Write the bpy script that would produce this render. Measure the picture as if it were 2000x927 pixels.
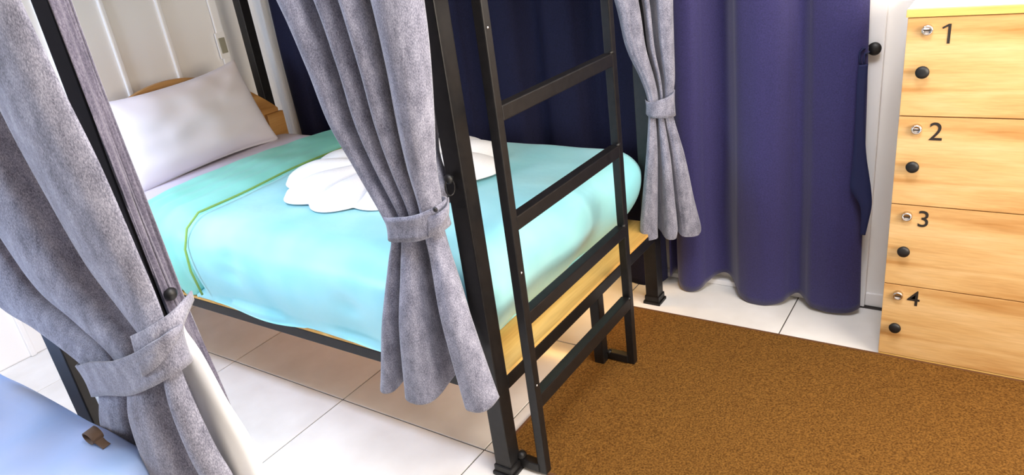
import bpy, bmesh, math, random
from mathutils import Vector, Matrix, noise
random.seed(7)
for o in list(bpy.data.objects): bpy.data.objects.remove(o)
scene = bpy.context.scene
COL = scene.collection
PI = math.pi

# ------------------------------------------------------------------ camera
cam = bpy.data.cameras.new('camera'); cam_o = bpy.data.objects.new('camera', cam); COL.objects.link(cam_o)
right = Vector((0.82750, 0.54674, -0.12771)); down = Vector((0.12328, -0.39884, -0.90870)); fwd = Vector((-0.54776, 0.73620, -0.39744))
m = Matrix(((right.x, -down.x, -fwd.x, 1.032), (right.y, -down.y, -fwd.y, -1.222), (right.z, -down.z, -fwd.z, 1.40), (0, 0, 0, 1)))
cam_o.matrix_world = m
cam.sensor_width = 36.0; cam.lens = 36.0 * 1395.7 / 2000.0; cam.clip_start = 0.02
scene.camera = cam_o

# ------------------------------------------------------------------ world, lights, exposure
world = bpy.data.worlds.new('world'); scene.world = world; world.use_nodes = True
bg = world.node_tree.nodes['Background']; bg.inputs[0].default_value = (0.80, 0.88, 1.0, 1); bg.inputs[1].default_value = 0.5
vs = scene.view_settings
vs.view_transform = 'Standard'; vs.look = 'None'; vs.gamma = 1.0; vs.use_curve_mapping = False
vs.exposure = 0.22

def area(name, loc, rot, sx, sy, power, col):
    l = bpy.data.lights.new(name, 'AREA'); l.shape = 'RECTANGLE'; l.size = sx; l.size_y = sy; l.energy = power; l.color = col
    o = bpy.data.objects.new(name, l); COL.objects.link(o); o.location = loc; o.rotation_euler = rot
    return o
LAMPS = [((0.95, -0.35, 2.55), 0.60, 0.80, 34, (0.86, 0.90, 1.0)), ((-1.0, -0.40, 2.55), 1.30, 0.30, 34, (0.56, 0.70, 1.0))]
for loc, sx, sy, pw, c in LAMPS:
    area('ceiling_light', (loc[0], loc[1], loc[2] - 0.025), (0, 0, 0), sx * .94, sy * .94, pw, c)
area('window_light', (2.40, -.10, 1.50), (0, PI / 2, 0), 1.25, 1.65, 84, (1.0, 0.87, 0.71))
area('window_light', (-1.80, -2.26, 1.40), (PI / 2, 0, 0), .70, .95, 60, (0.64, 0.79, 1.0))

# ------------------------------------------------------------------ materials
def mat(name, col, rough=0.6, metal=0.0, spec=0.5, sheen=0.0):
    M = bpy.data.materials.new(name); M.use_nodes = True
    b = M.node_tree.nodes['Principled BSDF']
    b.inputs['Base Color'].default_value = (*col, 1); b.inputs['Roughness'].default_value = rough
    b.inputs['Metallic'].default_value = metal; b.inputs['Specular IOR Level'].default_value = spec
    if sheen: b.inputs['Sheen Weight'].default_value = sheen
    return M
def srgb(r, g, b):
    f = lambda c: ((c / 255 + 0.055) / 1.055) ** 2.4 if c > 10 else c / 255 / 12.92
    return (f(r), f(g), f(b))
def nz(M): return M.node_tree.nodes, M.node_tree.links, M.node_tree.nodes['Principled BSDF']
def add_noise(M, scale, c1, c2, vec=(1, 1, 1), detail=4, lo=.3, hi=.7, bump=0.0, bscale=None, coord='Object', bdist=.002):
    N, L, B = nz(M)
    tc = N.new('ShaderNodeTexCoord'); mp = N.new('ShaderNodeMapping'); mp.inputs['Scale'].default_value = vec
    L.new(tc.outputs[coord], mp.inputs[0])
    n = N.new('ShaderNodeTexNoise'); n.inputs['Scale'].default_value = scale; n.inputs['Detail'].default_value = detail
    L.new(mp.outputs[0], n.inputs['Vector'])
    r = N.new('ShaderNodeValToRGB'); r.color_ramp.elements[0].position = lo; r.color_ramp.elements[1].position = hi
    r.color_ramp.elements[0].color = (*c1, 1); r.color_ramp.elements[1].color = (*c2, 1)
    L.new(n.outputs['Fac'], r.inputs[0]); L.new(r.outputs[0], B.inputs['Base Color'])
    if bump:
        src = n
        if bscale:
            src = N.new('ShaderNodeTexNoise'); src.inputs['Scale'].default_value = bscale; src.inputs['Detail'].default_value = 3
            L.new(mp.outputs[0], src.inputs['Vector'])
        bp = N.new('ShaderNodeBump'); bp.inputs['Strength'].default_value = bump; bp.inputs['Distance'].default_value = bdist
        L.new(src.outputs['Fac'], bp.inputs['Height']); L.new(bp.outputs[0], B.inputs['Normal'])
    return r
def linen(name, dark, mid, light):
    """heathered woven cloth: fine speckle times broad tone shift"""
    M = mat(name, mid, 0.85, spec=.15, sheen=.3)
    N, L, B = nz(M)
    tc = N.new('ShaderNodeTexCoord'); mp = N.new('ShaderNodeMapping'); mp.inputs['Scale'].default_value = (1, 1, .45)
    L.new(tc.outputs['Object'], mp.inputs[0])
    n = N.new('ShaderNodeTexNoise'); n.inputs['Scale'].default_value = 560; n.inputs['Detail'].default_value = 6; n.inputs['Roughness'].default_value = .7
    L.new(mp.outputs[0], n.inputs['Vector'])
    n2 = N.new('ShaderNodeTexNoise'); n2.inputs['Scale'].default_value = 45; n2.inputs['Detail'].default_value = 4
    L.new(mp.outputs[0], n2.inputs['Vector'])
    ad = N.new('ShaderNodeMath'); ad.operation = 'MULTIPLY_ADD'; ad.inputs[1].default_value = .30
    L.new(n2.outputs['Fac'], ad.inputs[0]); ma = N.new('ShaderNodeMath'); ma.operation = 'MULTIPLY'; ma.inputs[1].default_value = .70
    L.new(n.outputs['Fac'], ma.inputs[0]); L.new(ma.outputs[0], ad.inputs[2])
    r = N.new('ShaderNodeValToRGB'); e = r.color_ramp.elements
    e[0].position = .36; e[0].color = (*dark, 1); e[1].position = .64; e[1].color = (*light, 1)
    k = e.new(.5); k.color = (*mid, 1)
    L.new(ad.outputs[0], r.inputs[0]); L.new(r.outputs[0], B.inputs['Base Color'])
    bp = N.new('ShaderNodeBump'); bp.inputs['Strength'].default_value = .35; bp.inputs['Distance'].default_value = .001
    L.new(n.outputs['Fac'], bp.inputs['Height']); L.new(bp.outputs[0], B.inputs['Normal'])
    return M

M = {}
M['linen'] = linen('grey_linen', srgb(70, 70, 84), srgb(120, 120, 135), srgb(160, 160, 174))
M['lining'] = mat('white_lining', srgb(222, 222, 224), .8, spec=.2)
M['black'] = mat('black_painted_steel', srgb(14, 13, 13), .42, spec=.35)
add_noise(M['black'], 60, srgb(14, 13, 14), srgb(24, 22, 22), detail=3, bump=.04)
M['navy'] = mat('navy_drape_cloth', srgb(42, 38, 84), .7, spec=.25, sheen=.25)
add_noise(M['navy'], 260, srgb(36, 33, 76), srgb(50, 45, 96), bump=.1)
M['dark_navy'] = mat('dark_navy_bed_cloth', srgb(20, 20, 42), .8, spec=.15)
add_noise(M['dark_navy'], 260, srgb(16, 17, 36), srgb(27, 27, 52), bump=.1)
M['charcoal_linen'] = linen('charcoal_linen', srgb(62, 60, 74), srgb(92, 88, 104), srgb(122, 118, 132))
M['navy_strap'] = mat('navy_strap_cloth', srgb(32, 36, 70), .75, spec=.2)
M['mint'] = mat('mint_satin', srgb(150, 216, 224), .38, spec=.45, sheen=.15)
add_noise(M['mint'], 4, srgb(134, 208, 218), srgb(164, 222, 228), detail=2, bump=.3, bscale=8, bdist=.012)
M['mint2'] = mat('mint_reverse', srgb(140, 220, 198), .45, spec=.4)
add_noise(M['mint2'], 5, srgb(128, 208, 192), srgb(152, 220, 212), vec=(1, .2, 1), detail=2, bump=.15, bscale=18, bdist=.01)
M['piping'] = mat('green_piping', srgb(128, 168, 84), .6)
M['sheet'] = mat('lilac_white_sheet', srgb(216, 208, 222), .75, spec=.2)
M['pillow'] = mat('pillow_cotton', srgb(222, 216, 224), .75, spec=.2)
M['towel'] = mat('white_terry', srgb(228, 228, 230), .95, spec=.1)
add_noise(M['towel'], 500, srgb(220, 220, 222), srgb(236, 236, 238), bump=.3, bdist=.002)
M['bluecover'] = mat('pale_blue_cover', srgb(152, 178, 226), .5, spec=.35)
add_noise(M['bluecover'], 4, srgb(140, 172, 224), srgb(176, 190, 230), detail=2, bump=.15, bscale=10, bdist=.01)
M['white_wall'] = mat('white_wall_paint', srgb(238, 236, 234), .7)
M['white_gloss'] = mat('white_gloss_trim', srgb(244, 242, 242), .35)
M['plain_wall'] = mat('beige_wall_paint', srgb(176, 168, 158), .8)
M['ceiling'] = mat('ceiling_paint', srgb(240, 240, 238), .8)
M['tile'] = mat('white_glazed_tile', srgb(226, 224, 220), .16, spec=.5)
add_noise(M['tile'], 5, srgb(216, 212, 208), srgb(232, 230, 228), detail=5)
M['grout'] = mat('dark_grout', srgb(60, 54, 52), .9)
M['rug'] = mat('brown_coir', srgb(126, 84, 36), .95, spec=.1)
add_noise(M['rug'], 190, srgb(80, 50, 18), srgb(134, 94, 42), detail=6, bump=1.0, bdist=.006)
M['rug_edge'] = mat('rug_binding', srgb(92, 56, 22), .9)
def wood(name, c1, c2, c3, axis, rough=.45, sc=1.0):
    W = mat(name, c2, rough, spec=.35); N, L, B = nz(W)
    tc = N.new('ShaderNodeTexCoord'); mp = N.new('ShaderNodeMapping')
    v = [14, 14, 14]; v[axis] = 1.1; mp.inputs['Scale'].default_value = [a * sc for a in v]
    L.new(tc.outputs['Object'], mp.inputs[0])
    n = N.new('ShaderNodeTexNoise'); n.inputs['Scale'].default_value = 1.0; n.inputs['Detail'].default_value = 5; n.inputs['Distortion'].default_value = .6
    L.new(mp.outputs[0], n.inputs['Vector'])
    r = N.new('ShaderNodeValToRGB'); e = r.color_ramp.elements
    e[0].position = .3; e[0].color = (*c1, 1); e[1].position = .72; e[1].color = (*c3, 1); k = e.new(.5); k.color = (*c2, 1)
    L.new(n.outputs['Fac'], r.inputs[0])
    n2 = N.new('ShaderNodeTexNoise'); n2.inputs['Scale'].default_value = 9.0; n2.inputs['Detail'].default_value = 3
    L.new(mp.outputs[0], n2.inputs['Vector'])
    mx = N.new('ShaderNodeMix'); mx.data_type = 'RGBA'; mx.blend_type = 'MULTIPLY'; mx.inputs[0].default_value = .35
    r2 = N.new('ShaderNodeValToRGB'); r2.color_ramp.elements[0].color = (.72, .66, .58, 1); r2.color_ramp.elements[0].position = .35; r2.color_ramp.elements[1].position = .6
    L.new(n2.outputs['Fac'], r2.inputs[0])
    L.new(r.outputs[0], mx.inputs[6]); L.new(r2.outputs[0], mx.inputs[7]); L.new(mx.outputs[2], B.inputs['Base Color'])
    return W
M['oak'] = wood('pale_oak_laminate', srgb(182, 132, 74), srgb(208, 168, 112), srgb(222, 190, 142), 0, sc=1.5)
M['oak_edge'] = wood('oak_edge_band', srgb(206, 160, 84), srgb(220, 178, 100), srgb(228, 190, 116), 0)
M['ply'] = wood('plywood', srgb(200, 146, 70), srgb(216, 168, 92), srgb(226, 186, 116), 1, .6)
M['headwood'] = wood('golden_headboard_wood', srgb(138, 94, 46), srgb(170, 124, 70), srgb(190, 148, 92), 1, .5)
M['gap'] = mat('dark_gap', srgb(50, 36, 22), .9)
M['chrome'] = mat('chrome', (.82, .80, .80), .12, 1.0)
M['knob'] = mat('matte_black_knob', srgb(18, 18, 20), .5)
M['ink'] = mat('black_number_vinyl', srgb(30, 24, 20), .6)
M['strap_brown'] = mat('brown_webbing', srgb(84, 66, 54), .9)
M['grey_plate'] = mat('grey_olive_plate', srgb(150, 146, 128), .5)
M['lamp'] = mat('lamp_diffuser', (1, 1, 1), .5)
_n, _l, _b = nz(M['lamp']); _b.inputs['Emission Color'].default_value = (1, .95, .88, 1); _b.inputs['Emission Strength'].default_value = 4.0
M['added_glow'] = mat('added_warm_glow', (1, .8, .5), .5)  # glow of the added strip under the bed, not a known lamp
_n, _l, _b = nz(M['added_glow']); _b.inputs['Emission Color'].default_value = (1, .62, .2, 1); _b.inputs['Emission Strength'].default_value = 2.0
M['sheer'] = mat('white_sheer_cloth', srgb(228, 224, 222), .85, spec=.15)
M['glass'] = mat('window_glass', (.9, .95, 1), .05); nz(M['glass'])[2].inputs['Transmission Weight'].default_value = 1.0

# ------------------------------------------------------------------ helpers
OFF = {}
def link(name, me, material, parent=None, smooth=False):
    o = bpy.data.objects.new(name, me); COL.objects.link(o)
    if material is not None and not me.materials: me.materials.append(M[material])
    if parent is not None: o.parent = parent
    if smooth:
        for p in me.polygons: p.use_smooth = True
    return o
def tag(o, label, cat, group=None):
    o['label'] = label; o['category'] = cat
    if group: o['group'] = group
    return o
def struct(o): o['kind'] = 'structure'; return o
def empty(name, loc, label, cat, group=None):
    o = bpy.data.objects.new(name, None); COL.objects.link(o); o.location = loc; o.empty_display_size = .1
    OFF[o.name] = Vector(loc); return tag(o, label, cat, group)
def off_of(p):
    v = Vector((0, 0, 0))
    while p is not None:
        v += Vector(p.location); p = p.parent
    return v
def obj(name, verts, faces, material, parent=None, smooth=False, loc=None):
    """verts in world space; mesh is stored about loc (or the parent's origin)"""
    base = off_of(parent); L = Vector(loc) if loc is not None else base
    me = bpy.data.meshes.new(name); me.from_pydata([tuple(Vector(v) - L) for v in verts], [], faces); me.update()
    o = link(name, me, material, parent, smooth); o.location = L - base
    return o
def bev(bm, w, seg=2):
    bmesh.ops.bevel(bm, geom=bm.edges[:], offset=w, segments=seg, profile=.6, affect='EDGES')
def bm_obj(name, bm, material, parent=None, smooth=False, loc=None):
    base = off_of(parent); L = Vector(loc) if loc is not None else base
    bmesh.ops.translate(bm, verts=bm.verts[:], vec=-L)
    bmesh.ops.recalc_face_normals(bm, faces=bm.faces[:])
    me = bpy.data.meshes.new(name); bm.to_mesh(me); bm.free()
    o = link(name, me, material, parent, smooth); o.location = L - base
    return o
def box_bm(x0, x1, y0, y1, z0, z1, b=0.0, bm=None, seg=2):
    t = bmesh.new()
    bmesh.ops.create_cube(t, size=1.0)
    for v in t.verts:
        v.co = Vector(((x0 + x1) / 2 + v.co.x * (x1 - x0), (y0 + y1) / 2 + v.co.y * (y1 - y0), (z0 + z1) / 2 + v.co.z * (z1 - z0)))
    if b: bev(t, b, seg)
    if bm is None: return t
    me = bpy.data.meshes.new('tmp'); t.to_mesh(me); t.free(); bm.from_mesh(me); bpy.data.meshes.remove(me); return bm
def box(name, x0, x1, y0, y1, z0, z1, material, parent=None, b=0.003, loc=None):
    if loc is None and parent is None: loc = ((x0 + x1) / 2, (y0 + y1) / 2, z0)
    return bm_obj(name, box_bm(x0, x1, y0, y1, z0, z1, b), material, parent, loc=loc)
def lathe(name, prof, origin, axis, material, parent=None, n=24, loc=None):
    """prof: (radius, distance along axis)"""
    a = Vector(axis).normalized(); u = a.orthogonal().normalized(); w = a.cross(u); O = Vector(origin)
    V = []; F = []
    for r, d in prof:
        for i in range(n):
            t = 2 * PI * i / n; V.append(O + a * d + (u * math.cos(t) + w * math.sin(t)) * r)
    for j in range(len(prof) - 1):
        for i in range(n):
            F.append((j * n + i, j * n + (i + 1) % n, (j + 1) * n + (i + 1) % n, (j + 1) * n + i))
    F.append(tuple(range(n))[::-1]); F.append(tuple((len(prof) - 1) * n + i for i in range(n)))
    return obj(name, V, F, material, parent, True, loc)
def tube(name, pts, r, material, parent=None, n=10, closed=False, loc=None):
    pts = [Vector(p) for p in pts]; V = []; F = []; k = len(pts); up = None
    for i, p in enumerate(pts):
        t = (pts[(i + 1) % k] - pts[i - 1]) if closed or 0 < i < k - 1 else (pts[1] - pts[0] if i == 0 else pts[-1] - pts[-2])
        t.normalize()
        up = t.orthogonal().normalized() if up is None else (up - t * up.dot(t)).normalized()
        w = t.cross(up)
        for j in range(n):
            a = 2 * PI * j / n; V.append(p + (up * math.cos(a) + w * math.sin(a)) * r)
    for i in range(k if closed else k - 1):
        for j in range(n):
            i2 = (i + 1) % k; F.append((i * n + j, i * n + (j + 1) % n, i2 * n + (j + 1) % n, i2 * n + j))
    if not closed:
        F.append(tuple(range(n))[::-1]); F.append(tuple((k - 1) * n + j for j in range(n)))
    return obj(name, V, F, material, parent, True, loc)
def cr(a, b, c, d, t):
    return tuple(.5 * (2 * q + (r - p) * t + (2 * p - 5 * q + 4 * r - s) * t * t + (3 * q - p - 3 * r + s) * t ** 3) for p, q, r, s in zip(a, b, c, d))
def dense(rows, sub):
    out = []
    for i in range(len(rows) - 1):
        a = rows[max(i - 1, 0)]; b = rows[i]; c = rows[i + 1]; d = rows[min(i + 2, len(rows) - 1)]
        for k in range(sub): out.append(cr(a, b, c, d, k / sub))
    out.append(rows[-1]); return out
def lobe(u, B, pw=.7):
    """B: [(end of fold, weight)], weight > 0 a crest, < 0 a groove"""
    a = 0.0
    for i, (b, w) in enumerate(B):
        if u <= b + 1e-9 or i == len(B) - 1:
            t = min(max((u - a) / (b - a), 0), 1); return i, t, b - a, w, math.sin(PI * t) ** pw
        a = b
def curtain(name, rows, P0, d, n, B, material, parent=None, nu=150, sub=9, omega=.10, hem=0.0, wr=.003, seed=0, loc=None, thick=.003, B2=None, tie_row=None, pw=.7):
    """rows: (sL,zL,sR,zR,amp,off) from the top down; cloth runs along d, its crests lean towards n"""
    d = Vector((*d, 0)); n = Vector((*n, 0)); P0 = Vector((*P0, 0))
    R = dense(rows, sub); V = []; F = []; K = len(R)
    for j, (sl, zl, sr, zr, amp, off) in enumerate(R):
        f = j / (K - 1)
        BB = B
        mixw = 0
        if B2 is not None and tie_row is not None: mixw = 1 if j > tie_row * sub else 0
        BB = B2 if mixw else B
        for i in range(nu + 1):
            u = i / nu
            k, t, w, wt, p = lobe(u, BB, pw)
            uu = u - omega * w * math.sin(2 * PI * t) * (1 if wt > 0 else 0)
            s = sl + (sr - sl) * uu; z = zl + (zr - zl) * uu
            q = noise.noise(Vector((u * 6 + seed, f * 5, seed * 3.1))) * wr * 2 + noise.noise(Vector((u * 22 + seed, f * 3, 9.1))) * wr * .8
            if hem and f > .82: z -= hem * (f - .82) / .18 * p * wt
            P = P0 + d * s + n * (off + amp * p * wt + q); P.z = z
            V.append(P)
    W = nu + 1
    for j in range(K - 1):
        for i in range(nu): F.append((j * W + i, j * W + i + 1, (j + 1) * W + i + 1, (j + 1) * W + i))
    o = obj(name, V, F, material, parent, True, loc)
    s = o.modifiers.new('thickness', 'SOLIDIFY'); s.thickness = thick; s.offset = 0
    return o
def band(name, c, d, n, hw, hd, zl0, zr0, zl1, zr1, material, parent, flare=0.0, N=48, thick=.004):
    """tie-back band round a gathered curtain; zl/zr are left/right heights of its top (0) and bottom (1) edge"""
    d = Vector((*d, 0)); n = Vector((*n, 0)); c = Vector((*c, 0)); V = []; F = []; K = 6
    for j in range(K):
        f = j / (K - 1)
        for i in range(N):
            a = 2 * PI * i / N; ca, sa = math.cos(a), math.sin(a)
            u = .5 + .5 * ca
            z = (zl0 + (zr0 - zl0) * u) * (1 - f) + (zl1 + (zr1 - zl1) * u) * f
            e = 1 + flare * (f - .5) - .04 * math.sin(PI * f) + .015 * noise.noise(Vector((ca * 3, sa * 3, f * 2)))
            sx = (abs(ca) ** .8) * (1 if ca > 0 else -1)
            sy = (abs(sa) ** .8) * (1 if sa > 0 else -1)
            P = c + d * (hw * sx * e) + n * (hd * sy * e); P.z = z - .006 * sa
            V.append(P)
    for j in range(K - 1):
        for i in range(N): F.append((j * N + i, j * N + (i + 1) % N, (j + 1) * N + (i + 1) % N, (j + 1) * N + i))
    o = obj(name, V, F, material, parent, True)
    s = o.modifiers.new('thickness', 'SOLIDIFY'); s.thickness = thick; s.offset = 1
    return o
def ribbon(name, pts, widthvec, material, parent=None, thick=.003, loc=None, sub=6):
    """pts: list of (centre, half width); flat band swept along pts, its width along widthvec"""
    R = dense([(*p, h) for p, h in pts], sub); V = []; F = []; w = Vector(widthvec).normalized()
    for x, y, z, h in R:
        for k in (-1, -.33, .33, 1): V.append(Vector((x, y, z)) + w * h * k)
    for j in range(len(R) - 1):
        for k in range(3): F.append((j * 4 + k, j * 4 + k + 1, j * 4 + k + 5, j * 4 + k + 4))
    o = obj(name, V, F, material, parent, True, loc)
    s = o.modifiers.new('thickness', 'SOLIDIFY'); s.thickness = thick; s.offset = 0
    return o
def soft_box(name, x0, x1, y0, y1, z0, z1, r, step, disp, material, parent=None, keep=None, loc=None, smooth=True):
    """rounded box with a fine even skin, pushed about by disp(P, N)"""
    V = {}; VL = []; F = []
    nx, ny, nz_ = [max(2, int(round((b - a) / step))) for a, b in ((x0, x1), (y0, y1), (z0, z1))]
    def vid(i, j, k):
        if (i, j, k) in V: return V[(i, j, k)]
        def ax(a, b, t, n):
            return a + (b - a) * t / n
        P = Vector((ax(x0, x1, i, nx), ax(y0, y1, j, ny), ax(z0, z1, k, nz_)))
        C = Vector((min(max(P.x, x0 + r), x1 - r), min(max(P.y, y0 + r), y1 - r), min(max(P.z, z0 + r), z1 - r)))
        D = P - C
        Nn = D.normalized() if D.length > 1e-9 else Vector((0, 0, 1))
        P = C + Nn * r
        P = P + disp(P, Nn)
        V[(i, j, k)] = len(VL); VL.append(P); return V[(i, j, k)]
    def quad(a, b, c, d): F.append((vid(*a), vid(*b), vid(*c), vid(*d)))
    for i in range(nx):
        for j in range(ny):
            quad((i, j, nz_), (i + 1, j, nz_), (i + 1, j + 1, nz_), (i, j + 1, nz_))
            quad((i, j, 0), (i, j + 1, 0), (i + 1, j + 1, 0), (i + 1, j, 0))
    for i in range(nx):
        for k in range(nz_):
            quad((i, 0, k), (i + 1, 0, k), (i + 1, 0, k + 1), (i, 0, k + 1))
            quad((i, ny, k), (i, ny, k + 1), (i + 1, ny, k + 1), (i + 1, ny, k))
    for j in range(ny):
        for k in range(nz_):
            quad((0, j, k), (0, j, k + 1), (0, j + 1, k + 1), (0, j + 1, k))
            quad((nx, j, k), (nx, j + 1, k), (nx, j + 1, k + 1), (nx, j, k + 1))
    return obj(name, VL, F, material, parent, smooth, loc)

# ------------------------------------------------------------------ the room
RX0, RX1, RY0, RY1, RZ = -2.27, 2.45, -2.30, 1.27, 2.60
fl = struct(box('floor', RX0, RX1, RY0, RY1, -.10, -.0035, 'grout', b=0, loc=(0, 0, 0)))
tb = box_bm(-.298, .298, -.298, .298, -.009, 0, .0012, seg=1)
tile_me = bpy.data.meshes.new('tile'); tb.to_mesh(tile_me); tb.free(); tile_me.materials.append(M['tile'])
for i in range(-4, 5):
    for j in range(-4, 3):
        x = -.117 + .6 * i - .3; y = .04 + .6 * j - .3
        cx0, cx1 = max(x - .2985, RX0), min(x + .2985, RX1); cy0, cy1 = max(y - .2985, RY0), min(y + .2985, RY1)
        if cx1 - cx0 < .02 or cy1 - cy0 < .02: continue
        if cx1 - cx0 > .596 and cy1 - cy0 > .596:
            o = bpy.data.objects.new('tile', tile_me); COL.objects.link(o); o.parent = fl; o.location = (x, y, 0)
        else:
            bm_obj('tile', box_bm(cx0, cx1, cy0, cy1, -.009, 0, .0012, seg=1), 'tile', fl, loc=((cx0 + cx1) / 2, (cy0 + cy1) / 2, 0))
struct(box('ceiling', RX0, RX1, RY0, RY1, RZ, RZ + .1, 'ceiling', b=0))
struct(box('wall_back', RX0 - .1, RX1 + .1, RY1, RY1 + .1, 0, RZ, 'white_wall', b=0))
wh = struct(box('wall_head', RX0 - .1, RX0, RY0, RY1, 0, RZ, 'white_wall', b=0, loc=(RX0, 0, 0)))
wf = bmesh.new()
for a in ((RX0 - .1, -2.2, 0, RZ), (-1.4, RX1 + .1, 0, RZ), (-2.2, -1.4, 0, .88), (-2.2, -1.4, 1.92, RZ)):
    box_bm(a[0], a[1], RY0 - .1, RY0, a[2], a[3], 0, wf)
struct(bm_obj('wall_front', wf, 'plain_wall', loc=(0, RY0, 0)))
w2 = struct(box('window_2', -2.2, -1.4, RY0 - .06, RY0 - .05, .88, 1.92, 'glass', b=0))
for a in ((-2.2, -2.15, .88, 1.92), (-1.45, -1.4, .88, 1.92), (-2.15, -1.45, .88, .93), (-2.15, -1.45, 1.87, 1.92)):
    box('window_frame', a[0], a[1], RY0 - .08, RY0 - .03, a[2], a[3], 'white_gloss', w2, .004)
# right wall (outside the frame) with a window opening
WY0, WY1, WZ0, WZ1 = -.95, .75, .85, 2.15
wf = bmesh.new()
for a in ((RY0, WY0, 0, RZ), (WY1, RY1, 0, RZ), (WY0, WY1, 0, WZ0), (WY0, WY1, WZ1, RZ)):
    box_bm(RX1, RX1 + .1, a[0], a[1], a[2], a[3], 0, wf)
struct(bm_obj('wall_right', wf, 'plain_wall', loc=(RX1, 0, 0)))
w1 = struct(box('window_1', RX1 + .05, RX1 + .06, WY0, WY1, WZ0, WZ1, 'glass', b=0))
for a in ((WY0, WY0 + .05, WZ0, WZ1), (WY1 - .05, WY1, WZ0, WZ1), (WY0 + .05, WY1 - .05, WZ0, WZ0 + .05), (WY0 + .05, WY1 - .05, WZ1 - .05, WZ1), (-.12, -.08, WZ0 + .05, WZ1 - .05)):
    box('window_frame', RX1 + .03, RX1 + .08, a[0], a[1], a[2], a[3], 'white_gloss', w1, .004)
# panelled boards of the head wall
ys = [.99 - .2575 * k for k in range(13)]
for k in range(12):
    box('panel', RX0, RX0 + .022, ys[k + 1] + .006, ys[k] - .006, .0, RZ - .02, 'white_gloss', wh, .006)
    if k % 2 == 0 or k < 2: box('moulding', RX0, RX0 + .034, ys[k + 1] - .012, ys[k + 1] + .012, .0, RZ - .02, 'white_gloss', wh, .006)
struct(box('trim_1', RX0, RX0 + .03, .985, 1.03, 0, RZ - .02, 'white_gloss', None, .006))
# casing, threshold and baseboard on the back wall
t2 = struct(box('trim_2', .652, .705, 1.245, RY1, 0, 2.2, 'white_gloss', None, .004))
box('casing_step', .640, .652, 1.253, RY1, 0, 2.2, 'white_gloss', t2, .003)
struct(box('trim_3', -1.9, .640, 1.235, RY1, 0, .022, 'white_gloss', None, .004))
struct(box('baseboard_back', .705, RX1, 1.258, RY1, 0, .05, 'white_gloss', None, .003))

# ------------------------------------------------------------------ rug
rg = empty('rug', (1.0, .5, 0), 'brown coir rug covering the floor between ladder bed and oak lockers', 'rug')
RGX0, RGX1, RGY0, RGY1 = -.066, 2.2, .032, .950
V = []; F = []; nx, ny = 110, 46
for j in range(ny + 1):
    for i in range(nx + 1):
        x = RGX0 + (RGX1 - RGX0) * i / nx; y = RGY0 + (RGY1 - RGY0) * j / ny
        V.append((x, y, .007 + .0012 * noise.noise(Vector((x * 3, y * 3, 0))) + .0008 * noise.noise(Vector((x * 20, y * 20, 3)))))
for j in range(ny):
    for i in range(nx): a = j * (nx + 1) + i; F.append((a, a + 1, a + nx + 2, a + nx + 1))
obj('pile', V, F, 'rug', rg, True)
bb = bmesh.new()
for a in ((RGX0 - .004, RGX0 + .004, RGY0, RGY1), (RGX1 - .004, RGX1 + .004, RGY0, RGY1), (RGX0, RGX1, RGY0 - .004, RGY0 + .004), (RGX0, RGX1, RGY1 - .004, RGY1 + .004)):
    box_bm(a[0], a[1], a[2], a[3], .0003, .0085, .001, bb, 1)
bm_obj('binding', bb, 'rug_edge', rg)

# ------------------------------------------------------------------ bunk bed with the ladder
W = 1.03     # post centre to post centre across the bed
HX = -2.05   # head posts
ZU = 1.72    # upper bunk
bed = empty('bunk_bed', (-1.0, .5, 0), 'black steel bunk bed with a ladder welded to its foot end', 'bed')
h = .025
def post(x, y, root, hx=.025, hy=.025, z0=0, z1=2.1, cap=True):
    p = box('post', x - hx, x + hx, y - hy, y + hy, z0, z1, 'black', root, .003)
    if cap:
        c = bmesh.new()
        box_bm(x - hx - .004, x + hx + .004, y - hy - .004, y + hy + .004, 0.0, .034, .003, c)
        box_bm(x - hx - .009, x + hx + .009, y - hy - .009, y + hy + .009, 0.0, .012, .003, c)
        bm_obj('foot_cap', c, 'black', p)
    return p
pn = post(0, 0, bed, cap=True); pf = post(0, W, bed); post(HX, 0, bed); post(HX, W, bed)
def frame(root, x0, x1, y0, y1, zl, zu, z_foot):
    box('side_rail', x0 + h, x1 - h, y0 - h, y0 + h - .01, zl - .038, zl, 'black', root, .003)
    box('side_rail', x0 + h, x1 - h, y1 - h + .01, y1 + h, zl - .032, zl, 'black', root, .003)
    box('foot_rail', x1 - h + .008, x1 + h, y0 + h, y1 - h, z_foot - .043, z_foot, 'black', root, .003)
    box('head_rail', x0 - h, x0 + h, y0 + h, y1 - h, zl - .032, zl, 'black', root, .003)
    # upper bunk
    for yy in (y0, y1): box('upper_side_rail', x0 + h, x1 - h, yy - h, yy + h, zu - .05, zu, 'black', root, .003)
    for xx in (x0, x1): box('upper_end_rail', xx - h, xx + h, y0 + h, y1 - h, zu - .05, zu, 'black', root, .003)
    box('upper_deck', x0 + h, x1 - h, y0 + h, y1 - h, zu, zu + .014, 'ply', root, .002)
frame(bed, HX, 0, 0, W, .312, ZU, .312)
V = [(HX + h, -.0245), (-h - .001, -.0245), (-h - .001, .026), (.0235, .026), (.0235, W - .026), (-h - .001, W - .026), (-h - .001, W + .0245), (HX + h, W + .0245)]
F = [tuple(range(8, 16)), tuple(range(8))[::-1]] + [(i, (i + 1) % 8, 8 + (i + 1) % 8, 8 + i) for i in range(8)]
obj('bed_board', [(x, y, .3125) for x, y in V] + [(x, y, .3225) for x, y in V], F, 'ply', bed)
box('support_leg', -.019, .016, .56, .597, .006, .262, 'black', bed, .003)
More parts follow.
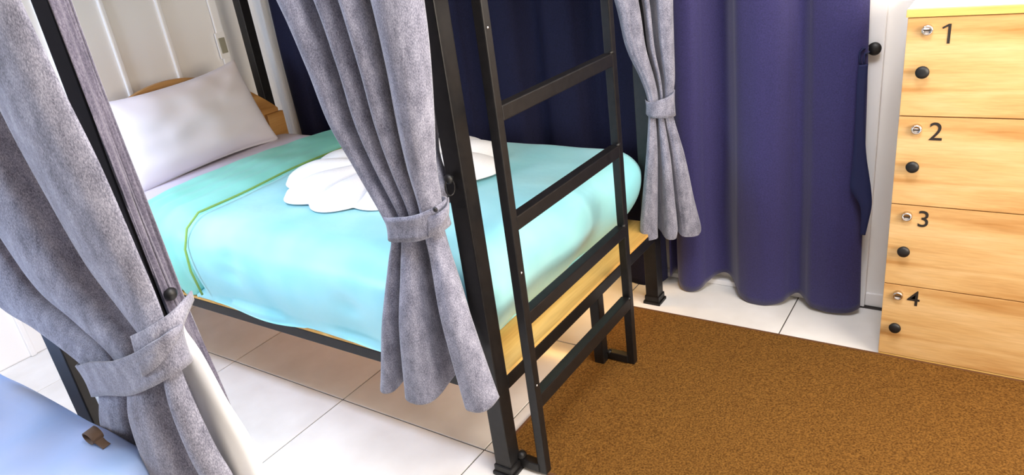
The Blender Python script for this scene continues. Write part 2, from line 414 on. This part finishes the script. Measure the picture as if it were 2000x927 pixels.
# ladder: two rails, rungs, floor brackets
LX0, LX1 = .086, .112
for y0 in (.021, .596):
    box('ladder_rail', LX0, LX1, y0, y0 + .026, .008, 1.95, 'black', bed, .003)
for z in (.222, .478, .737, 1.004, 1.27, 1.54, 1.80):
    box('rung', LX0 - .004, LX1, .045, .598, z, z + (.042 if z < .3 else .036), 'black', bed, .003)
box('floor_bracket', .024, LX0 + .004, .018, .044, .010, .038, 'black', bed, .003)
box('floor_bracket', .014, LX0 + .004, .592, .618, .010, .038, 'black', bed, .003)
lathe('weld_bead', [(.004, -.012), (.013, -.006), (.016, 0), (.012, .008), (.004, .012)], (.029, .028, .045), (0, 0, 1), 'black', bed, 12)
lathe('weld_bead', [(.003, -.010), (.010, -.005), (.012, 0), (.009, .006), (.003, .010)], (.018, .600, .034), (0, 0, 1), 'black', bed, 12)
for z in (.222, .478, .737, 1.004):
    lathe('weld_bead', [(.002, -.012), (.006, -.006), (.007, 0), (.005, .006), (.002, .012)], (LX1 - .003, .600, z + .038), (0, 1, 0), 'black', bed, 8)
for z in (1.21, .63, .30):
    lathe('screw', [(.0035, 0), (.003, .0012), (.001, .0018)], (LX1, .033, z), (1, 0, 0), 'chrome', bed, 10)
# curtain hook on the near post
kn = lathe('curtain_knob', [(.004, 0), (.004, .008), (.009, .010), (.012, .014), (.011, .019), (.006, .023), (.001, .024)], (-.004, -.025, .888), (0, -1, 0), 'knob', pn, 20)
tube('hook_ring', [(-.004 + .004 * math.cos(a), -.040 + .012 * math.cos(a), .868 + .020 * math.sin(a)) for a in [2 * PI * i / 24 for i in range(24)]], 0.002, 'black', pn, 8, True)
# rods for the curtains
tube('curtain_rod', [(HX, -.10, 1.66), (.0, -.10, 1.66), (.045, -.09, 1.66), (.07, -.04, 1.66), (.06, W, 1.66), (.06, W + .03, 1.66)], .009, 'black', bed, 10)
# added glow strip under the board along the far rail, no known lamp
ls = box('added_glow_strip', -1.95, -.10, .930, .950, .300, .312, 'added_glow', bed, .002)
area('added_glow_light', (-1.02, .94, .298), (0, 0, 0), 1.8, .015, 3.6, (1.0, .58, .16))  # unseen helper light, put in to warm the floor under the bed
# arched headboard
V = []; F = []; N = 36
hy0, hy1 = -.024, W + .014
for k, xx in enumerate((-2.022, -1.998)):
    for i in range(N + 1):
        y = hy0 + (hy1 - hy0) * i / N; t = (y - .515) / .53
        V += [(xx, y, .34), (xx, y, .975 - .26 * abs(t) ** 2.0)]
n2 = 2 * (N + 1)
for i in range(N):
    a = 2 * i; F.append((n2 + a, n2 + a + 2, n2 + a + 3, n2 + a + 1)); F.append((a, a + 1, a + 3, a + 2)); F.append((a + 1, n2 + a + 1, n2 + a + 3, a + 3)); F.append((a, a + 2, n2 + a + 2, n2 + a))
F.append((0, n2, n2 + 1, 1)); F.append((2 * N, 2 * N + 1, n2 + 2 * N + 1, n2 + 2 * N))
obj('headboard', V, F, 'headwood', bed)
box('headboard_stile', -2.000, -1.975, .955, W + .024, .34, .700, 'headwood', bed, .003)

# ------------------------------------------------------------------ bedding of the ladder bed
def ns(x, y, z=0): return noise.noise(Vector((x, y, z)))
def d_mat(P, Nn): return Vector((0, 0, .006 * ns(P.x * 3, P.y * 3, 1)))
mt = tag(soft_box('mattress', -1.985, -.115, .005, 1.025, .3235, .600, .05, .03, d_mat, 'sheet', loc=(-1.0, .5, .3235)), 'mattress with a pale lilac sheet below the mint duvet', 'mattress')
ZB = .338
def d_hem(P, Nn):
    v = d_duvet(P, Nn); Q = P + v
    if Q.y < .2 and Q.z < .345:
        # hem of the near side rests over the board edge and sags past it in the middle
        sag = .010 * math.exp(-((P.x + .92) / .22) ** 2) + .004 * math.sin(P.x * 13)
        Q.y = min(Q.y, -.027 - .004 * math.sin(P.x * 11) - .6 * max(sag, 0)) if P.z > .25 + .001 or P.y < .03 else Q.y
        Q.z = max(Q.z, .3242 - max(sag, 0)) if Q.y < -.0255 else max(Q.z, .3242)
    else: Q.z = max(Q.z, .3242)
    return Q - P
def d_duvet(P, Nn):
    v = Vector((0, 0, 0)); t = (P.z - .33) / .30
    t = min(max(t, 0), 1)
    side = max(0, -Nn.y); foot = max(0, Nn.x); far = max(0, Nn.y); top = max(0, Nn.z)
    # soft fullness, tucked in at the hem
    v.y += -side * (.022 * math.sin(PI * t) + .007 * math.sin(P.x * 15 + 1.2 * ns(P.x * 3, 0)) * (1 - t) + .010 * ns(P.x * 5, P.z * 4, 2)) + side * .010 * (1 - t) ** 2
    v.x += foot * (.045 * math.sin(PI * min(t * .95, 1)) - .075 * (1 - t) ** 2 + .012 * ns(P.y * 5, P.z * 4, 5) + .006 * math.sin(P.y * 17) * (1 - t))
    v.y += far * .02 * math.sin(PI * t)
    v.z += top * (.010 * ns(P.x * 2.5, P.y * 2.5, 7) + .005 * ns(P.x * 7, P.y * 9, 3) + .012 * math.sin(PI * min(max(P.y, 0), 1)))
    # hem waves
    if P.z < .42: v.z += side * .010 * math.sin(P.x * 9 + .6) * min(1, 1 - (P.z - .33) / .09)
    # quilting dimples
    for qx, qz in ((-1.02, .47), (-.47, .46), (-1.0, .53)):
        dd = ((P.x - qx) / .05) ** 2 + ((P.z - qz) / .03) ** 2
        if dd < 4: v.y += side * .012 * math.exp(-dd)
    return v
duv = empty('duvet', (-.7, .5, .34), 'mint green satin duvet spread over the ladder bed', 'duvet')
soft_box('cover', -1.30, -.035, -.026, 1.048, .25, .624, .085, .016, d_hem, 'mint', duv)
def d_fold(P, Nn):
    v = d_duvet(P, Nn); side = max(0, -Nn.y); top = max(0, Nn.z)
    t = min(max((P.z - .33) / .3, 0), 1)
    v.y += -side * (.012 * math.sin(P.x * 55 + 3 * ns(P.x * 4, P.z * 3, 1)) * (.3 + .7 * (1 - t)) + .012)
    v.z += top * (.004 * math.sin(P.x * 70 + 4 * ns(P.x * 2, P.y * 1.2, 4)) * max(0, 1 - P.y * 1.2) + .010)
    # slanting upper edge: shorter towards the near side
    k = (P.x + 1.222) / (-1.64 + 1.222)
    v.x += k * (-.05 * math.sin(PI * min(max(P.y, 0), 1)) + .03)
    v.z = max(P.z + v.z, .328) - P.z
    return v
soft_box('turned_back_fold', -1.64, -1.222, -.028, 1.050, .25, .632, .085, .014, d_fold, 'mint2', duv)
pts = []
for i in range(61):
    y = -.02 + 1.02 * i / 60; pts.append((-1.214 + .006 * ns(y * 4, 1), y + .05, .640 + .014 * math.sin(PI * min(max(y, 0), 1)) + .010 * ns(-1.22 * 2.5, y * 2.5, 7) - (.045 * (1 - y / .05) ** 2 * 0 if y < .05 else 0)))
side_pts = [(-1.216, -.050, .36), (-1.212, -.064, .46), (-1.212, -.058, .54), (-1.213, -.028, .605)]
tube('piping', side_pts + pts, .0042, 'piping', duv, 8)

# pillow leaning on the headboard
def pillow():
    V = []; F = []; n = 44; mth = 30
    lx, lz, th = .39, .190, .085
    for sgn in (1, -1):
        for j in range(mth + 1):
            for i in range(n + 1):
                u = -1 + 2 * i / n; v = -1 + 2 * j / mth
                edge = max(0, (1 - abs(u) ** 2.6)) ** .55 * max(0, (1 - abs(v) ** 2.6)) ** .55
                pinch = 1 - .06 * (1 - u * u) * (abs(v) ** 3); pin2 = 1 - .05 * (1 - v * v) * abs(u) ** 3
                y = u * lx * pin2; z = v * lz * pinch; x = sgn * th * edge
                y *= 1 - .06 * (v + 1); z += .018 * v * abs(u) ** 3 * (1 if u > 0 else .6)
                x += sgn * .016 * ns(u * 2.5, v * 2.5, 3) * (edge) + sgn * .010 * math.sin((u - v) * 13) * edge * max(0, u - .3) * max(0, v + .2) + .008 * math.sin(u * 16 + v * 3) * (abs(v) ** 4) * edge
                V.append((x, y, z))
    W = n + 1; S = W * (mth + 1)
    for j in range(mth):
        for i in range(n):
            a = j * W + i; F.append((a, a + 1, a + W + 1, a + W)); F.append((S + a, S + a + W, S + a + W + 1, S + a + 1))
    # seam flange
    rim = [(i, 0) for i in range(n)] + [(n, j) for j in range(mth)] + [(n - i, mth) for i in range(n)] + [(0, mth - j) for j in range(mth)]
    for k in range(len(rim)):
        a = rim[k]; b = rim[(k + 1) % len(rim)]
        ia = a[1] * W + a[0]; ib = b[1] * W + b[0]; F.append((ia, S + ia, S + ib, ib))
    me = bpy.data.meshes.new('pillow'); me.from_pydata(V, [], F); me.update()
    o = link('pillow', me, 'pillow', None, True)
    o.location = (-1.90, .505, .785); o.rotation_euler = (math.radians(2), math.radians(-13), 0)
    return tag(o, 'plump white pillow propped against the arched wooden headboard', 'pillow')
pillow()

# towel folded as a shell
def towel():
    V = []; F = []; NR, NT, L = 26, 198, 11
    cx, cy = -.765, .555
    for j in range(NR + 1):
        r = j / NR
        for i in range(NT):
            a = 2 * PI * i / NT
            w = abs(math.sin(L * a / 2 + .5))
            rad = (.355 + .040 * w) * (1 + .05 * math.sin(2 * a + 1))
            x = cx + rad * r * math.cos(a); y = cy + rad * r * 1.04 * math.sin(a)
            zt = .652 + .012 * math.sin(PI * min(max(y, 0), 1)) - .006
            hgt = .012 + .046 * (w ** .7) * min(1, r * 1.4) + .030 * (1 - r) ** 1.2 + .018 * math.sin(a * 2 + .4) * r
            e = (1 - r ** 4) ** .6 if r < 1 else 0
            V.append((x, y, zt - .012 + hgt * e))
    for j in range(NR):
        for i in range(NT):
            F.append((j * NT + i, j * NT + (i + 1) % NT, (j + 1) * NT + (i + 1) % NT, (j + 1) * NT + i))
    F.append(tuple(NR * NT + i for i in range(NT))[::-1])
    o = obj('towel', V, F, 'towel', None, True, loc=(cx, cy, .64))
    return tag(o, 'white towel folded into a scalloped shell on the mint duvet', 'towel')
towel()

# ------------------------------------------------------------------ curtains of the ladder bed
c1 = empty('bed_curtain', (-.15, -.06, .25), 'grey linen curtain tied back to the near post of the ladder bed', 'curtain', 'grey linen bed curtains')
rows1 = [(-0.512, 1.655, 0.080, 1.655, 0.050, 0.000),
         (-0.420, 1.497, 0.075, 1.487, 0.050, 0.000),
         (-0.325, 1.312, 0.066, 1.287, 0.050, 0.000),
         (-0.289, 1.172, 0.056, 1.167, 0.046, 0.000),
         (-0.264, 1.038, 0.041, 1.049, 0.042, 0.000),
         (-0.213, 0.928, 0.022, 0.945, 0.033, 0.000),
         (-0.149, 0.813, 0.018, 0.857, 0.033, 0.000),
         (-0.138, 0.762, 0.004, 0.804, 0.033, 0.000),
         (-0.159, 0.693, 0.027, 0.735, 0.037, 0.010),
         (-0.196, 0.542, 0.066, 0.610, 0.051, 0.028),
         (-0.234, 0.395, 0.104, 0.470, 0.055, 0.036),
         (-0.252, 0.345, 0.126, 0.388, 0.055, 0.040)]
curtain('cloth', rows1, (0, -.102), (1, 0), (0, -1), [(.18, 1), (.29, -3.0), (.42, .9), (.50, -2.2), (.63, 1), (.71, -3.2), (1, 1.1)], 'linen', c1, nu=280, omega=.10, hem=.022, seed=1, B2=[(.18, .9), (.24, -1.7), (.56, 1.1), (.76, -1.8), (1, .9)], tie_row=6.5)
band('tie_band', (-0.064, -.106), (1, 0), (0, -1), .084, .046, 0.818, 0.859, 0.758, 0.795, 'linen', c1)
ribbon('tie_tail', [((0.002, -.142, 0.814), .022), ((0.026, -.134, 0.826), .017), ((0.035, -.108, 0.839), .013), ((.004, -.062, .842), .010)], (0, .15, 1), 'linen', c1)
lathe('stud', [(.001, -.001), (.006, 0), (.006, .003), (.002, .005)], (0.028, -.136, 0.855), (0, -1, 0), 'knob', c1, 12)

c3 = empty('bed_curtain', (.07, 1.03, .3), 'grey linen curtain gathered at the far post beside the navy drape', 'curtain', 'grey linen bed curtains')
rows3 = [(-.30, 1.655, .06, 1.655, .036, 0), (-.215, 1.40, .052, 1.38, .036, 0), (-.142, 1.139, .044, 1.114, .034, 0), (-.115, .990, .042, .969, .030, 0), (-.074, .883, .040, .867, .024, 0), (-.053, .811, .034, .816, .016, 0), (-.052, .749, .030, .742, .016, 0),
         (-.068, .613, .064, .594, .028, .005), (-.089, .463, .090, .436, .036, .008), (-.105, .345, .112, .322, .038, .01), (-.103, .303, .106, .298, .038, .01)]
curtain('cloth', rows3, (.07, 1.03), (.8, .6), (.6, -.8), [(.40, .9), (.49, -1.8), (.58, .7), (.70, -1.6), (1, .9)], 'linen', c3, nu=160, omega=.12, hem=.008, seed=4, B2=[(.28, .7), (.38, -1.2), (.60, 1), (.66, -.5), (1, .9)], tie_row=5.5)
band('tie_band', (.062, 1.024), (.8, .6), (.6, -.8), .046, .034, .800, .826, .752, .742, 'linen', c3)

# ------------------------------------------------------------------ second bunk bed across the aisle (left edge of the photo)
bed2 = empty('bunk_bed', (-1.1, -1.25, 0), 'black steel bunk bed behind the big tied curtain at the left edge', 'bed')
P1X, P1Y = -.082, -.713
p1 = post(P1X, P1Y, bed2, .025, .013); post(P1X, P1Y - 1.06, bed2); post(-2.13, P1Y - 1.06, bed2); post(-2.13, P1Y, bed2)
post(-.549, -.715, bed2, .035, .025, cap=False)
box('side_rail', -2.105, P1X - .025, P1Y - .02, P1Y + .0175, .28, .328, 'black', bed2)
box('side_rail', -2.105, P1X - .025, P1Y - 1.085, P1Y - 1.04, .28, .328, 'black', bed2)
box('foot_rail', P1X - .025, P1X + .025, P1Y - 1.035, P1Y - .0175, .28, .328, 'black', bed2)
box('head_rail', -2.155, -2.105, P1Y - 1.035, P1Y - .0175, .28, .328, 'black', bed2)
box('bed_board', -2.10, P1X - .03, P1Y - 1.06, P1Y - .022, .3285, .341, 'ply', bed2, .002)
for yy in (P1Y, P1Y - 1.06): box('upper_side_rail', -2.105, P1X - .025, yy - .0175, yy + .0175, ZU - .05, ZU, 'black', bed2)
for xx in (P1X, -2.13): box('upper_end_rail', xx - .025, xx + .025, P1Y - 1.035, P1Y - .0175, ZU - .05, ZU, 'black', bed2)
box('upper_deck', -2.105, P1X - .025, P1Y - 1.04, P1Y - .0175, ZU, ZU + .014, 'ply', bed2, .002)
lathe('curtain_knob', [(.004, 0), (.004, .008), (.010, .010), (.011, .016), (.006, .021), (.001, .022)], (P1X + .025, P1Y + .002, .93), (1, 0, 0), 'knob', p1, 16)
tube('curtain_rod', [(-2.13, -.752, 1.66), (P1X, -.752, 1.66)], .009, 'black', bed2)
def d_m2(P, Nn):
    return Vector((0, .008 * ns(P.x * 4, P.z * 6, 3) * abs(Nn.y), max(0, Nn.z) * (.010 * ns(P.x * 3, P.y * 3, 8) + .004 * math.sin(P.x * 24 + P.y * 30 + 3 * ns(P.x * 3, P.y * 3, 0)) - .004)))
tag(soft_box('mattress', -2.08, -.115, -1.745, -.790, .342, .664, .045, .02, d_m2, 'bluecover', loc=(-1.1, -1.25, .342)), 'mattress in a pale blue cover on the left edge bed', 'mattress')

c2 = empty('bed_curtain', (-.2, -.755, .3), 'big grey linen curtain with white lining at the left edge', 'curtain', 'grey linen bed curtains')
rows2 = [(-0.980, 1.655, -0.080, 1.655, 0.040, 0.000),
         (-0.950, 1.450, -0.060, 1.430, 0.040, 0.000),
         (-0.890, 1.220, -0.035, 1.270, 0.042, 0.000),
         (-0.790, 1.020, -0.012, 1.160, 0.042, 0.000),
         (-0.660, 0.838, 0.004, 1.040, 0.040, 0.000),
         (-0.500, 0.792, 0.010, 0.965, 0.030, 0.000),
         (-0.318, 0.756, 0.030, 0.915, 0.022, 0.010),
         (-0.306, 0.706, 0.024, 0.845, 0.022, 0.010),
         (-0.325, 0.645, 0.034, 0.785, 0.034, 0.012),
         (-0.355, 0.560, 0.048, 0.690, 0.038, 0.012),
         (-0.385, 0.460, 0.058, 0.600, 0.038, 0.006),
         (-0.400, 0.300, 0.070, 0.320, 0.036, 0.000)]
curtain('cloth', rows2, (0, -.757), (1, 0), (0, -1), [(.28, .7), (.39, -1.2), (.63, .8), (.77, -1.2), (1, .8)], 'linen', c2, nu=280, omega=.06, seed=9, B2=[(.34, .8), (.46, -1.7), (.80, 1.2), (.88, -1.2), (1, .7)], tie_row=6.6)
band('tie_band', (-.145, -.765), (1, 0), (0, -1), .180, .040, .765, .915, .700, .842, 'linen', c2, flare=-.06)
ribbon('tie_tail', [((-.03, -.800, .868), .036), ((.015, -.788, .892), .032), ((.035, -.760, .915), .022), ((.030, -.730, .932), .012), ((.010, -.705, .934), .008)], (0, .1, 1), 'linen', c2)
rowsl = [(-.40, .80, .0, .90, .012, 0), (-.455, .744, .008, .867, .016, 0), (-.445, .598, .054, .757, .02, 0), (-.435, .42, .092, .626, .024, 0), (-.43, .30, .115, .40, .024, 0)]
curtain('lining', rowsl, (0, -.728), (1, 0), (0, -1), [(.3, 1), (.7, -1), (1, 1)], 'lining', c2, nu=60, seed=3)
# small strap loop poking out under the curtain
lp = [((-.218 + .017 * math.cos(a), -.840, .682 + .010 * math.sin(a)), .010) for a in [2 * PI * i / 14 for i in range(15)]]
ribbon('strap_loop', lp, (.15, 1, .2), 'strap_brown', c2, .002, sub=2)
ribbon('strap_end', [((-.203, -.840, .678), .008), ((-.194, -.839, .672), .007), ((-.184, -.838, .668), .007)], (.15, 1, .2), 'strap_brown', c2, .002)
c4 = empty('bed_curtain', (-.05, -.70, .45), 'narrow charcoal strip of curtain running down the left bed post', 'curtain', 'grey linen bed curtains')
curtain('cloth', [(-.729, 1.655, -.700, 1.655, .002, 0), (-.729, 1.39, -.699, 1.39, .002, 0), (-.727, 1.17, -.696, 1.17, .002, 0), (-.724, .95, -.690, .95, .003, 0), (-.720, .80, -.680, .80, .003, 0), (-.715, .64, -.674, .64, .003, 0), (-.71, .46, -.670, .46, .003, 0)],
        (-.050, 0), (0, 1), (1, 0), [(.5, 1), (1, -1)], 'charcoal_linen', c4, nu=24, seed=6)

# ------------------------------------------------------------------ navy drapes along the back wall
def drape(name, x0, x1, lobes, label, seed, z0=.03, xb0=None, xb1=None, amp=.042, yc=1.18, mt='navy', group=None, cat='drape', hem=.03):
    r = empty(name, ((x0 + x1) / 2, yc, z0), label, cat, group)
    xb0 = x0 if xb0 is None else xb0; xb1 = x1 if xb1 is None else xb1
    rows = [(x0 + (xb0 - x0) * t, 2.3 - (2.3 - z0) * t, x1 + (xb1 - x1) * t, 2.3 - (2.3 - z0) * t, amp * (.75 + .35 * t), 0) for t in (0, .2, .4, .6, .8, .9, 1)]
    curtain('cloth', rows, (0, yc), (1, 0), (0, -1), lobes, mt, r, nu=30 * len(lobes), sub=6, omega=.08, hem=hem, seed=seed, wr=.004, pw=1.0)
    return r
drape('window_drape', .030, .626, [(.05, -.8), (.21, .9), (.38, -1.1), (.66, 1), (.74, -.4), (1, .7)], 'floor-length navy drape hanging between the grey curtain and the lockers', 2, .032, .005, .700)
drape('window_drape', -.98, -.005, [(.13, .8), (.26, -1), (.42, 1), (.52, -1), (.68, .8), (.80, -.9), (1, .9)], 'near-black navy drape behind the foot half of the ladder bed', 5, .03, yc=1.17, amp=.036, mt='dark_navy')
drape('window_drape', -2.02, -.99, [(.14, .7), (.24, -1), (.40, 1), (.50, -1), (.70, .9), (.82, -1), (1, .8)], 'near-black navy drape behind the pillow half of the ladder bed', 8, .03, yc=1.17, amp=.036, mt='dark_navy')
drape('sheer_curtain', -2.24, -2.03, [(.3, .8), (.6, -.8), (1, .8)], 'narrow white curtain hanging in the corner beside the headboard', 3, .03, yc=1.19, amp=.02, mt='sheer', cat='curtain')
tube('drape_rod', [(-2.26, 1.18, 2.32), (.72, 1.18, 2.32)], .011, 'black', None, 12, loc=(-.77, 1.18, 2.32))
tag(bpy.data.objects['drape_rod'], 'black rod that carries the navy drapes along the wall', 'rod')

# tie-back knob and hanging strap by the lockers
kb = lathe('drape_holdback', [(.008, 0), (.008, .014), (.012, .016), (.019, .022), (.020, .030), (.014, .036), (.003, .038)], (.682, 1.245, .915), (0, -1, 0), 'knob', None, 24, loc=(.682, 1.245, .915))
tag(kb, 'round black drape holdback on the white casing beside the lockers', 'holdback')
st = empty('tieback_strap', (.66, 1.235, .30), 'navy tieback strap hanging loose from the black holdback', 'strap')
tube('loop', [(0.682, 1.222, 0.922), (0.665, 1.224, 0.918), (0.661, 1.141, 0.931), (0.654, 1.143, 0.921), (0.654, 1.145, 0.900), (0.658, 1.146, 0.881)], .0035, 'navy_strap', st, 8)
tube('loop', [(0.682, 1.222, 0.904), (0.668, 1.224, 0.906), (0.669, 1.141, 0.915), (0.666, 1.144, 0.898), (0.668, 1.146, 0.881)], .0035, 'navy_strap', st, 8)
ribbon('band', [((0.666, 1.141, 0.884), .013), ((0.665, 1.140, 0.821), .013), ((0.667, 1.139, 0.724), .013), ((0.673, 1.137, 0.608), .018), ((0.679, 1.136, 0.531), .026), ((0.684, 1.135, 0.488), .029), ((0.702, 1.135, 0.435), .017), ((0.702, 1.136, 0.377), .011), ((0.699, 1.136, 0.330), .008)], (1, .12, .1), 'navy_strap', st, .008)

# ------------------------------------------------------------------ oak lockers
LK = empty('locker_cabinet', (1.02, 1.11, 0), 'pale oak cabinet of four numbered lockers at the right edge', 'cabinet')
lx0, lx1, ly0, ly1 = .793, 1.245, .955, 1.256
b = bmesh.new()
box_bm(lx0, lx0 + .016, ly0 + .018, ly1, .0, 1.045, .001, b, 1); box_bm(lx1 - .016, lx1, ly0 + .018, ly1, .0, 1.045, .001, b, 1)
box_bm(lx0 + .016, lx1 - .016, ly1 - .012, ly1, .0, 1.045, 0, b)
for z in (.012, .262, .523, .784): box_bm(lx0 + .016, lx1 - .016, ly0 + .020, ly1 - .012, z - .008, z + .008, 0, b)
bm_obj('body', b, 'oak', LK)
box('gap_strip', lx0 + .003, lx1 - .003, ly0 + .0165, ly0 + .019, .012, 1.044, 'gap', LK, 0)
box('top_panel', lx0 - .003, lx1 + .003, ly0 + .0155, ly1, 1.0465, 1.066, 'white_gloss', LK, .001)
box('top_edge_strip', lx0 - .003, lx1 + .003, ly0 - .004, ly0 + .015, 1.0465, 1.066, 'oak_edge', LK, .0012)
box('plinth', lx0 + .002, lx1 - .002, ly0 + .001, ly0 + .017, 0, .0105, 'oak_edge', LK, .001)
# door meshes share data about their own centre
dz = [(.7835, 1.0445), (.5225, .7805), (.2615, .5195), (.0125, .2585)]
NUM = [(.884, 1.002), (.886, .742), (.879, .482), (.876, .222)]
LCK = [(.842, 1.014), (.840, .748), (.838, .488), (.835, .227)]
KNB = [(.841, .907), (.840, .643), (.839, .381), (.836, .120)]
for i in range(4):
    z0, z1 = dz[i]
    dr = box('door', lx0 + .001, lx1 - .001, ly0, ly0 + .016, z0, z1, 'oak', LK, .001, loc=(lx0, ly0, z0))
    dr['label'] = 'oak locker door number %d' % (i + 1)
    x, z = KNB[i]
    lathe('knob', [(.006, 0), (.006, .010), (.009, .012), (.0155, .016), (.017, .021), (.0155, .026), (.008, .0285), (.001, .029)], (x, ly0, z), (0, -1, 0), 'knob', dr, 22)
    x, z = LCK[i]
    lk = lathe('cam_lock', [(.0135, 0), (.0135, .012), (.0125, .014), (.0095, .0145), (.0085, .0135), (.001, .0135)], (x, ly0, z), (0, -1, 0), 'chrome', dr, 22)
    box('key_slot', x - .007, x + .007, ly0 - .0150, ly0 - .013, z - .0016, z + .0016, 'gap', lk, 0)
    cu = bpy.data.curves.new('num', 'FONT'); cu.body = str(i + 1); cu.size = .068; cu.extrude = .0006; cu.align_x = 'CENTER'; cu.align_y = 'CENTER'; cu.offset = .0001
    to = bpy.data.objects.new('num', cu); COL.objects.link(to)
    dg = bpy.context.evaluated_depsgraph_get(); me = bpy.data.meshes.new_from_object(to.evaluated_get(dg)); bpy.data.objects.remove(to)
    cxm = [v.co.x for v in me.vertices]; cym = [v.co.y for v in me.vertices]
    mx, my = (min(cxm) + max(cxm)) / 2, (min(cym) + max(cym)) / 2; sc = .050 / (max(cym) - min(cym))
    for v in me.vertices: v.co = Vector(((v.co.x - mx) * sc, (v.co.y - my) * sc, v.co.z))
    if i == 0:
        me = bpy.data.meshes.new('number')
        o2 = [(.004, -.025), (.0105, -.025), (.0105, .025), (.0045, .025), (-.0095, .0165), (-.0075, .0125), (.004, .0190)]
        me.from_pydata([(x, y, -.0006) for x, y in o2] + [(x, y, .0006) for x, y in o2], [], [tuple(range(7))[::-1], tuple(range(7, 14))] + [(k, (k + 1) % 7, 7 + (k + 1) % 7, 7 + k) for k in range(7)])
    me.materials.clear(); me.name = 'number'
    no = link('number', me, 'ink', dr); no.rotation_euler = (PI / 2, 0, 0)
    no.location = Vector((NUM[i][0], ly0 - .0007, NUM[i][1])) - off_of(dr)

# ------------------------------------------------------------------ small things on the head wall, ceiling lamps
sk = empty('wall_socket', (RX0 + .03, 1.0, 1.0), 'small grey switch plate in a white frame above the pillow', 'switch')
box('surround', RX0 + .030, RX0 + .040, .968, 1.022, .975, 1.10, 'white_gloss', sk, .003)
box('plate', RX0 + .040, RX0 + .045, .978, 1.012, 1.0, 1.075, 'grey_plate', sk, .002)
for k, (loc, sx, sy, pw, c) in enumerate(LAMPS):
    L_ = empty('ceiling_lamp', loc, ['large square ceiling light panel above the rug', 'long ceiling light panel above the aisle between the beds'][k], 'lamp', 'ceiling light panels')
    box('housing', loc[0] - sx / 2, loc[0] + sx / 2, loc[1] - sy / 2, loc[1] + sy / 2, loc[2] + .0, RZ, 'white_gloss', L_, .004)
    box('diffuser', loc[0] - sx * .47, loc[0] + sx * .47, loc[1] - sy * .47, loc[1] + sy * .47, loc[2] - .015, loc[2] - .001, 'lamp', L_, .003)
